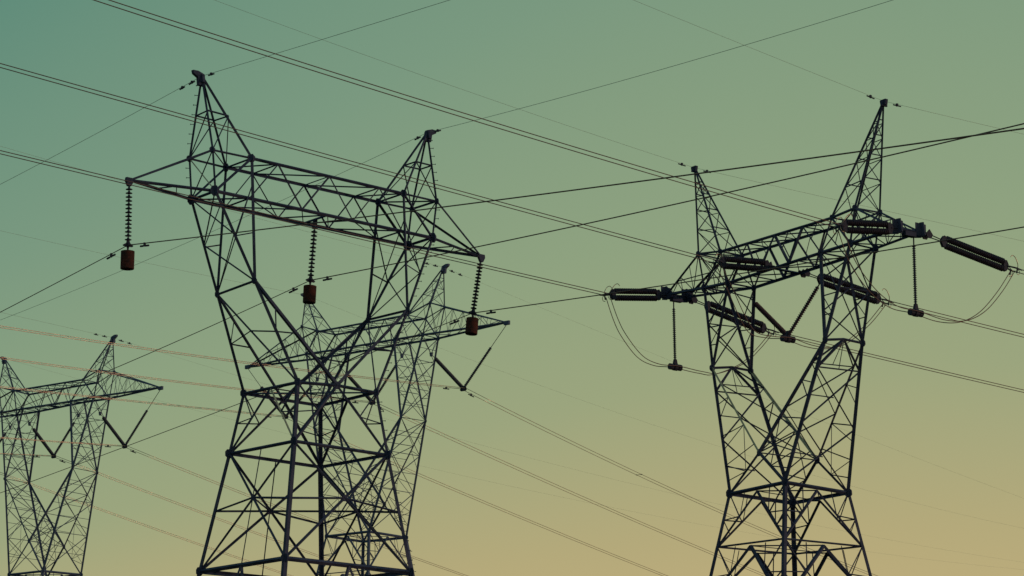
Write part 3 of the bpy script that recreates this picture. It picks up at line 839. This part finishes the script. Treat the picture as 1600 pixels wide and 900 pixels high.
SUSP = []
W3 = {'L': 'left', 'M': 'middle', 'R': 'right'}
def suspension_string(A, Bt, key):
    A, Bt = V(A), V(Bt); d = (Bt - A); L = d.length; d.normalize()
    where = {'L': 'left arm tip', 'M': 'beam middle', 'R': 'right arm tip'}[key]
    r = empty('insulator_string', A, 'string of dark disc insulators hanging from the front pylon\'s ' + where, 'insulator', 'disc strings on the front pylon')
    q = d.to_track_quat('-Z', 'Y'); r.rotation_mode = 'QUATERNION'; r.rotation_quaternion = q
    zt = -0.3; zb = -L + 0.16; N = 14 if key == 'L' else 13 if key == 'M' else 14
    bm = bmesh.new()
    tube(bm, [(0, 0, 0.02), (0, 0, zt)], 0.04, 8); box(bm, (0, 0, -0.12), (0.05, 0, 0), (0, 0.09, 0), (0, 0, 0.1))
    link('top_link', bm, FITTING, r)
    p = (zt - zb) / N
    for i in range(N):
        if 'disc' not in SHARED:
            bm = bmesh.new()
            lathe(bm, (0, 0, 0), (0, 0, -1), [(0, 0.03), (0.01, 0.055), (0.075, 0.07), (0.085, 0.11), (0.1, 0.16), (0.118, 0.175), (0.13, 0.165), (0.135, 0.06), (0.15, 0.03), (0.205, 0.028)], 18)
            o = link('insulator_disc', bm, GLASSY, r, True); SHARED['disc'] = o
        else:
            o = SHARED['disc'].copy(); COL.objects.link(o); o.parent = r
        o.location = (0, 0, zt - i * p); o.scale = (0.84, 0.84, p / 0.2)
    bm = bmesh.new()
    slab(bm, [(x, 0, -L + z) for x, z in ((-0.03, 0.2), (0.03, 0.2), (0.13, 0.0), (0.12, -0.06), (-0.12, -0.06), (-0.13, 0.0))], (0, 1, 0), 0.1)
    slab(bm, [(0, y, -L + z) for y, z in ((-0.1, 0.08), (0.1, 0.08), (0.24, -0.01), (0.2, -0.06), (-0.2, -0.06), (-0.24, -0.01))], (1, 0, 0), 0.08)
    link('wire_clamp', bm, FITTING, r)
    r.rotation_mode = 'QUATERNION'
    # the drum weight below it
    lab = {'L': 'rusty drum weight hanging under the left arm tip of the front pylon', 'M': 'rusty drum weight hanging under the front pylon\'s beam, between the other two',
           'R': 'rusty drum weight hanging before the farther pylon\'s right arm'}[key]
    w = empty('drum_weight', Bt, lab, 'weight', 'rusty drum weights on the front pylon')
    w.rotation_mode = 'QUATERNION'; w.rotation_quaternion = V((d.x * 0.5, d.y * 0.5, d.z)).to_track_quat('-Z', 'Y')
    bm = bmesh.new()
    top, h, R = -0.25, 0.77, 0.284
    prof = [(0, 0.03), (0.0, R * 0.8), (0.015, R)]
    for i in range(1, 6):
        t = h * i / 6; prof += [(t - 0.012, R * 1.0), (t, R * 0.975), (t + 0.012, R)]
    prof += [(h - 0.02, R), (h, R * 0.95), (h, 0.05)]
    lathe(bm, (0, 0, top), (0, 0, top - 1), prof, 28)
    link('drum', bm, RUST, w, False)
    bm = bmesh.new()
    slab(bm, [(x, 0, z) for x, z in ((-0.08, -0.06), (0.08, -0.06), (0.03, -0.2), (-0.03, -0.2))], (0, 1, 0), 0.04)
    tube(bm, [(0, 0, -0.18), (0, 0, top - 0.002)], 0.028, 8)
    tube(bm, [(0, 0, top - h + 0.01), (0, 0, top - h - 0.06)], 0.02, 8)
    link('hanger_rod', bm, FITTING, w)

for key, (A, Bt) in zip('LMR', SITE['susp']): suspension_string(A, Bt, key)

def shed_string(name, parent, p, q, n, R, mat, seg=12, core=0.035):
    bm = bmesh.new(); p, q = V(p), V(q)
    lathe(bm, p, q, shed_profile((q - p).length, n, R, core), seg)
    return link(name, bm, mat, parent, True)

def at_origin(o_empty, p): return V(p) - o_empty.location

def dead_end(key, A, E):
    A, E = V(A), V(E)
    side, face = key[0], key[1]
    u = (E - A); L = u.length; u.normalize()
    h = V((u.y, -u.x, 0)).normalized(); v = h.cross(u)
    if v.z < 0: v = -v
    wh = {'L': 'left arm', 'M': 'beam middle', 'R': 'right arm'}[side]
    label = ('bundle of brown insulators pulled leftwards from the right pylon\'s ' if face == 'n' else 'sloping bundle of ribbed insulators pulled rightwards from the right pylon\'s ') + wh
    r = empty('tension_insulator', A, label, 'insulator', 'tension insulators on the right pylon')
    f0, f1 = (0.13, 0.9) if face == 'n' else (0.24, 0.9)
    s0, s1 = u * L * f0, u * L * f1
    dv, dh = 0.157, 0.045
    n = int((s1 - s0).length / 0.112)
    for a in (-1, 1):
        shed_string('shed_string', r, s0 + v * dv * a + u * 0.12, s1 + v * dv * a - u * 0.12, n, 0.142, PORCELAIN, 16, 0.05)
    # yoke plates and links
    for s, sg in ((s0, -1), (s1, 1)):
        bm = bmesh.new()
        for b in (-1, 1):
            slab(bm, [s + h * dh * b + v * y + u * x * sg for x, y in ((-0.14, -0.22), (-0.14, 0.22), (0.02, 0.25), (0.14, 0.08), (0.14, -0.08), (0.02, -0.25))][::1], h, 0.045)
        for a in (-1, 1): tube(bm, [s + v * dv * a - u * 0.02 * sg, s + v * dv * a - u * 0.2 * sg], 0.05, 8)
        tube(bm, [s + h * (dh + 0.05) + u * 0.08 * sg, s - h * (dh + 0.05) + u * 0.08 * sg], 0.035, 8)
        link('yoke_plate', bm, FITTING, r)
    bm = bmesh.new()
    c = s0 - u * 0.1
    st = u * 0.12
    if face == 'f':
        for b in (-1, 1):
            pl = u * L * 0.075 + h * 0.13 * b
            slab(bm, [pl + u * x + v * y for x, y in ((-0.22, -0.02), (-0.05, 0.22), (0.16, 0.03), (0.1, -0.14), (-0.1, -0.17))], h, 0.05)
            tube(bm, [pl + u * 0.1, c + h * 0.08 * b], 0.024, 8)
        tube(bm, [V((0, 0, 0)), u * L * 0.08], 0.06, 8)
    else:
        for b in (-1, 1): tube(bm, [u * 0.05 + h * 0.05 * b, c + h * 0.05 * b], 0.03, 8)
        slab(bm, [u * x + v * y for x, y in ((0.1, -0.12), (0.2, 0.2), (0.3, 0.02), (0.38, 0.1), (0.36, -0.1))], h, 0.1)
    link('arm_link', bm, FITTING, r)
    # dead-end clamps of the two wires and arcing horns
    for b in (-1, 1):
        bm = bmesh.new()
        tube(bm, [s1 + u * 0.12 + h * 0.1 * b, u * (L - 0.06) + h * 0.2 * b, u * (L + 0.25) + h * 0.2 * b], [0.035, 0.04, 0.03], 8)
        tube(bm, [u * (L - 0.02) + h * 0.2 * b, u * (L - 0.08) + h * 0.2 * b - V((0, 0, 0.22))], 0.034, 8)
        link('dead_end_clamp', bm, FITTING, r)
        bm = bmesh.new()
        k = -1 if face == 'n' else -1
        pts = [u * (L + 0.02) + h * 0.16 * b, u * (L - 0.08) + h * 0.26 * b + v * 0.16, u * (L - 0.28) + h * 0.3 * b + v * 0.38, u * (L - 0.46) + h * 0.3 * b + v * 0.44, u * (L - 0.56) + h * 0.3 * b + v * 0.34]
        tube(bm, spline(pts, 5), 0.016, 6)
        pts = [u * (L + 0.02) + h * 0.16 * b, u * (L + 0.1) + h * 0.22 * b - v * 0.12, u * (L + 0.05) + h * 0.24 * b - v * 0.26, u * (L - 0.06) + h * 0.24 * b - v * 0.28]
        tube(bm, spline(pts, 4), 0.014, 6)
        link('arcing_horn', bm, ALU, r, True)

for key, A, E in SITE['dead']: dead_end(key, A, E)

# slack loops under the right pylon, with their strings
a3 = V((math.cos(TOWERS[3]['th']), math.sin(TOWERS[3]['th']), 0)); b3 = V((math.sin(TOWERS[3]['th']), -math.cos(TOWERS[3]['th']), 0))
for side, pts in SITE['jump'].items():
    wh = {'L': 'left arm', 'M': 'beam middle', 'R': 'right arm'}[side]
    for b, nm in ((-1, 'left'), (1, 'right')):
        bm = bmesh.new(); m = len(pts) - 1
        P = [V(p) + a3 * b * (0.15 + 0.06 * math.sin(math.pi * i / m)) for i, p in enumerate(pts)]
        c = P[len(P) // 2].copy()
        tube(bm, [p - c for p in spline(P, 7)], 0.019, 6)
        o = link('jumper_wire', bm, ALU_DARK, None, True); o.location = c
        tag(o, ('nearer wire' if b > 0 else 'farther wire') + ' of the slack twin loop under the ' + wh + ' of the right pylon', 'wire', 'slack loops under the right pylon')

def loop_weight(parent, c):
    """heavy clamp made of short cylinders lying along the loop"""
    bm = bmesh.new()
    for off in (-0.24, 0.0, 0.24):
        p = c + b3 * off
        tube(bm, [p + b3 * 0.09 - V((0, 0, 0.02)), p - b3 * 0.09 - V((0, 0, 0.02))], [0.15 if off else 0.17] * 2, 12)
    tube(bm, [c - b3 * 0.3, c + b3 * 0.3], 0.05, 8)
    slab(bm, [c + b3 * x + V((0, 0, z)) for x, z in ((-0.1, 0.12), (0.1, 0.12), (0.05, 0.34), (-0.05, 0.34))], a3, 0.14)
    link('clamp_weight', bm, FITTING, parent)

for side, A, Bt in SITE['jstr']:
    A, Bt = V(A), V(Bt)
    r = empty('insulator_string', A, 'slim upright insulator string holding the slack loop under the %s arm of the right pylon' % W3[side], 'insulator', 'loop strings on the right pylon')
    d = Bt - A
    shed_string('shed_string', r, d * 0.08, d * 0.9, 27, 0.085, GLASSY, 12, 0.035)
    bm = bmesh.new(); tube(bm, [V((0, 0, 0.12)), d * 0.085], 0.03, 8); link('top_link', bm, FITTING, r)
    loop_weight(r, d)
A, Bq, C = [V(p) for p in SITE['jv']]
for p, nm, thick in ((A, 'left', 0.12), (Bq, 'right', 0.1)):
    r = empty('insulator_string', p, 'slanting insulator string, %s half of the V in the window of the right pylon' % nm, 'insulator', 'loop strings on the right pylon')
    q = C + (p - C).normalized() * 0.12 - p + V((0, 0, 0.1))
    shed_string('shed_string', r, V((0, 0, 0)), q, 24, thick, PORCELAIN, 12, 0.04)
    # short link up to a bracket on the fork
    bm = bmesh.new()
    up = (p - C).normalized()
    tube(bm, [V((0, 0, 0)), up * 0.45], 0.03, 8); link('top_link', bm, FITTING, r)
    if nm == 'left': loop_weight(r, C - p)
    lp = tens.inv @ (p + up * 0.45)
    s = '-' if nm == 'left' else '+'
    for c in 'nf':
        tens.bar(('hanger_bracket', nm), lp, tens.mid('K' + s + c, 'I' + s + c, 0.98 if nm == 'right' else 0.9), 0.06)

# V strings of the two farther pylons
def v_strings(T, vs, pyl, cut):
    sag = 0
    for key, l, c, r_, tip in vs:
        l, c, r_ = V(l), V(c), V(r_)
        ph = {'L': 'left', 'M': 'middle', 'R': 'right'}[key]
        for p, nm in ((l, 'left'), (r_, 'right')):
            o = empty('insulator_string', p, 'slanting insulator string, %s half of the %s V on the %s' % (nm, ph, pyl), 'insulator', 'V strings on the ' + pyl)
            if key == 'R' and nm == 'right': o['label'] = 'slanting insulator string under the right arm tip of the ' + pyl + ', on a long rod'
            end = c + (p - c).normalized() * 0.1 - p
            shed_string('shed_string', o, V((0, 0, 0)), end, 26, 0.125 if nm == 'left' else 0.1, GLASSY, 10, 0.045)
            bm = bmesh.new()
            d = (p - c).normalized()
            onarm = tip and ((key == 'R' and nm == 'right') or (key == 'L' and nm == 'left'))
            if onarm: tube(bm, [V((0, 0, 0)), V(tip) - p - V((0, 0, 0.1))], 0.02, 6); link('long_rod', bm, FITTING, o)
            else:
                H = p + d * 0.62 if key != 'R' else p + V((-d.x * 0.0, 0, 0)) + d * 0.45
                tube(bm, [V((0, 0, 0)), H - p], 0.02, 6); link('top_link', bm, FITTING, o)
                hanger(T, H, nm)
            if nm == 'left':
                bm = bmesh.new(); cc = c - p
                a = V((math.cos(T.root.rotation_euler.z), math.sin(T.root.rotation_euler.z), 0))
                slab(bm, [cc + a * x + V((0, 0, z)) for x, z in ((-0.2, 0.12), (0.2, 0.12), (0.26, -0.1), (0.16, -0.16), (-0.16, -0.16), (-0.26, -0.1))], a.cross(V((0, 0, 1))), 0.05)
                link('yoke_plate', bm, FITTING, o)
v_strings(behind, SITE['v2'], 'farther pylon', False)
v_strings(edge, SITE['v4'], 'left-edge pylon', True)

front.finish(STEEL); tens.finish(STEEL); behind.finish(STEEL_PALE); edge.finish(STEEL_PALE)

# ------------------------------------------------------------------ wires
def curve_pt(att, d, s, c2, t): return V((att.x + d.x * t, att.y + d.y * t, att.z + s * t + c2 * t * t))
PYL = {'1': 'front pylon', '2': 'farther pylon', '3': 'right pylon', '4': 'left-edge pylon'}
def damper(p, d, ln, r, label, hang):
    d = d.normalized()
    o = empty('vibration_damper', p, label, 'damper', 'dampers clipped to the wires')
    dn = V((0, 0, -1))
    bm = bmesh.new()
    box(bm, dn * hang * 0.5, d * 0.04, V((d.y, -d.x, 0)) * 0.04, dn * (hang * 0.5 + 0.03))
    tube(bm, [d * -ln * 0.5 + dn * hang, d * ln * 0.5 + dn * hang], r * 0.35, 6)
    link('clip', bm, FITTING, o)
    for s in (-1, 1):
        bm = bmesh.new()
        tube(bm, [dn * hang + d * s * ln * 0.14, dn * hang + d * s * ln * 0.2, dn * hang + d * s * ln * 0.5], [r * 0.8, r, r], 8)
        link('damper_weight', bm, FITTING, o)

WIRE_LABEL = {}
for kind, att, d, s, c2, Tm, sup in SITE['wires']:
    att, d = V(att), V(d)
    py = PYL[kind[1]]; ph = {'L': 'left', 'M': 'middle', 'R': 'right'}[kind[2]]; side = kind[-1]
    earth = kind[0] == 'e'
    t3 = kind[1] == '3'
    N = 110
    ts = [Tm * i / N for i in range(N + 1)]
    hp = V((d.y, -d.x, 0)).normalized()
    if earth:
        offs = [(0, '')]
        going = 'left' if side == 'l' else 'right'
        where = ('%s peak of the %s' % (ph, py))
        lab0 = 'thin earth wire running %s from the %s' % (going, where)
        r = 0.0105 if kind[1] == '1' else 0.0065 if side == 'l' or t3 else 0.0048
        mat = EARTHWIRE
    elif kind[1] == '1':
        offs = [(0, '')]
        lab0 = ('single dark wire sloping down left from the %s drum weight of the front pylon' if side == 'l' else 'single dark wire rising right from the %s drum weight of the front pylon') % ph
        r = 0.024 if side == 'r' else 0.02; mat = ALU_DARK
    else:
        offs = [(0.2, 'u' if sup > 0 else 'l'), (-0.2, 'l' if sup > 0 else 'u')]
        if t3: place = {'L': 'left arm', 'M': 'beam middle', 'R': 'right arm'}[kind[2]] + ' of the right pylon'
        else: place = '%s V string of the %s' % (ph, py)
        lab0 = 'wire of the pair running %s from the %s' % ('left' if side == 'l' else 'right', place)
        r = 0.0165 if not t3 else 0.019; mat = ALU if not t3 else ALU_DARK
    for off, ul in offs:
        a0 = att + hp * off
        p0 = [curve_pt(a0, d, s, c2, t) for t in ts]
        bm = bmesh.new(); tube(bm, [p - a0 for p in p0], r, 6)
        o = link('earth_wire' if earth else 'power_wire', bm, mat, None, True); o.location = a0
        lab = lab0 if not ul else ('upper ' if ul == 'u' else 'lower ') + lab0
        tag(o, lab, 'wire', 'earth wires' if earth else 'power wires')
    if kind[0] == 'p' and kind[1] == '1':
        t = 1.3; damper(curve_pt(att, d, s, c2, t), V((d.x, d.y, s)), 0.62, 0.042, 'dumbbell damper on the wire just %s of the %s drum weight' % ('right' if side == 'r' else 'left', ph), 0.11)
    if kind in ('p2R_r', 'p2M_r', 'p4R_r', 'p4M_r', 'p2R_l', 'p2M_l', 'p4R_l', 'p4M_l', 'p2L_l'):
        t = 0.95 if side == 'r' else 1.3
        a0 = att + hp * (-0.2 * sup)
        damper(curve_pt(a0, d, s, c2, t), V((d.x, d.y, s)), 0.5, 0.035, 'small damper %s of the %s V string of the %s' % ('right' if side == 'r' else 'left', ph, py), 0.09)
    if kind[0] == 'e':
        for t, ln, nm in ((0.75, 0.42, 'the nearer one'), (1.5, 0.36, 'the outer one')):
            if kind[1] == '3' and t > 1: continue
            if kind[1] == '1' and (t > 1 and kind != 'e1L_l'): continue
            if kind[1] in '24' and kind[2] == 'L' : continue
            damper(curve_pt(att, d, s, c2, t), V((d.x, d.y, s)), ln, 0.03 if kind[1] != '1' else 0.036, 'tiny damper %s of the %s peak of the %s, %s' % ('left' if side == 'l' else 'right', ph, py, nm), 0.06)
    if kind in ('p2R_r', 'p2R_l', 'p2M_l'):
        t = {'p2R_r': 17.5, 'p2R_l': 14, 'p2M_l': 22}[kind]
        c = curve_pt(att, d, s, c2, t)
        bm = bmesh.new(); tube(bm, [hp * 0.23, hp * -0.23], 0.014, 6)
        for q in (-1, 1): box(bm, hp * 0.2 * q, hp * 0.022, d * 0.06, V((0, 0, 0.025)))
        o = link('wire_spacer', bm, FITTING); o.location = c
        tag(o, 'small spacer bar joining the twin wires %s of the %s string of the %s' % ('right' if side == 'r' else 'left', ph, py), 'spacer', 'spacers on the twin wires')

# ------------------------------------------------------------------ ground, sky, sun, camera
bm = bmesh.new()
G = 60; S = 4500.0
xs = [-S + 2 * S * i / G for i in range(G + 1)]
grid = [[bm.verts.new((x, y + 400, 0)) for x in xs] for y in xs]
for i in range(G):
    for j in range(G):
        bm.faces.new((grid[i][j], grid[i][j + 1], grid[i + 1][j + 1], grid[i + 1][j]))
g = link('ground', bm, GRASS); g['kind'] = 'structure'
g['label'] = 'flat dry grass field the pylons stand on'

w = bpy.data.worlds.new('World'); scene.world = w; w.use_nodes = True
nt = w.node_tree; bg = nt.nodes['Background']; out = nt.nodes['World Output']
SUN_EL, SUN_AZ = math.radians(5.0), math.radians(95.0)      # low on the right-hand side
sky = nt.nodes.new('ShaderNodeTexSky'); sky.sky_type = 'NISHITA'; sky.sun_disc = False
sky.sun_elevation = SUN_EL; sky.sun_rotation = SUN_AZ; sky.altitude = 200
# evening colour of the clear air: teal overhead, straw towards the horizon and the sun
tc = nt.nodes.new('ShaderNodeTexCoord')
sep = nt.nodes.new('ShaderNodeSeparateXYZ'); nt.links.new(tc.outputs['Generated'], sep.inputs[0])
def mth(op, a, b=None):
    n_ = nt.nodes.new('ShaderNodeMath'); n_.operation = op
    for k_, q_ in enumerate((a, b)):
        if q_ is None: continue
        if isinstance(q_, (int, float)): n_.inputs[k_].default_value = q_
        else: nt.links.new(q_, n_.inputs[k_])
    return n_.outputs[0]
# the side of the sky away from the sun keeps its teal lower down
xc = mth('MAXIMUM', mth('MINIMUM', sep.outputs['X'], 0.16), -0.3)
gg = mth('SUBTRACT', mth('MULTIPLY', xc, 0.4), mth('MULTIPLY', mth('MULTIPLY', xc, xc), 1.25))
tt_ = mth('MULTIPLY', sep.outputs['Z'], mth('SUBTRACT', 1.0, mth('DIVIDE', gg, 0.3)))
mr = nt.nodes.new('ShaderNodeMapRange'); mr.inputs['From Min'].default_value = -0.15; mr.inputs['From Max'].default_value = 0.8
nt.links.new(tt_, mr.inputs['Value'])
ramp = nt.nodes.new('ShaderNodeValToRGB'); cr = ramp.color_ramp
def lin(c):
    return tuple(((x / 255) / 12.92 if x / 255 <= 0.04045 else ((x / 255 + 0.055) / 1.055) ** 2.4) for x in c)
while len(cr.elements) < len(SKY_STOPS): cr.elements.new(0.5)
for e, (v_, c) in zip(cr.elements, SKY_STOPS):
    e.position = (v_ + 0.15) / 0.95; e.color = (*lin(c), 1)
nt.links.new(mr.outputs['Result'], ramp.inputs['Fac'])
amp = nt.nodes.new('ShaderNodeVectorMath'); amp.operation = 'SCALE'; amp.inputs['Scale'].default_value = SKY_GAIN / SKY_STRENGTH
nt.links.new(ramp.outputs['Color'], amp.inputs[0])
mix = nt.nodes.new('ShaderNodeMix'); mix.data_type = 'RGBA'; mix.inputs['Factor'].default_value = 1 - SKY_SHARE
nt.links.new(sky.outputs['Color'], mix.inputs['A']); nt.links.new(amp.outputs['Vector'], mix.inputs['B'])
mix.clamp_result = False
nt.links.new(mix.outputs['Result'], bg.inputs['Color']); bg.inputs['Strength'].default_value = SKY_STRENGTH

sl = bpy.data.lights.new('sun', 'SUN'); sl.energy = 0.8; sl.angle = math.radians(0.5); sl.color = (1.0, 0.62, 0.36)
so = bpy.data.objects.new('sun', sl); COL.objects.link(so)
to_sun = V((math.sin(SUN_AZ) * math.cos(SUN_EL), math.cos(SUN_AZ) * math.cos(SUN_EL), math.sin(SUN_EL)))
so.rotation_euler = to_sun.to_track_quat('Z', 'Y').to_euler(); so.location = (60, 60, 60)

cd = bpy.data.cameras.new('camera'); cam = bpy.data.objects.new('camera', cd); COL.objects.link(cam)
cd.sensor_width = 36; cd.lens = SITE['cam']['lens']; cd.clip_start = 0.1; cd.clip_end = 12000
R_, U_, B_ = SITE['cam']['right'], SITE['cam']['up'], SITE['cam']['back']
cam.matrix_world = Matrix(((R_[0], U_[0], B_[0], 0), (R_[1], U_[1], B_[1], 0), (R_[2], U_[2], B_[2], 1.7), (0, 0, 0, 1)))
scene.camera = cam
vs_ = scene.view_settings; vs_.view_transform = 'Standard'; vs_.look = 'None'; vs_.exposure = 0; vs_.gamma = 1; vs_.use_curve_mapping = False
scene.render.resolution_x = 1024; scene.render.resolution_y = 576
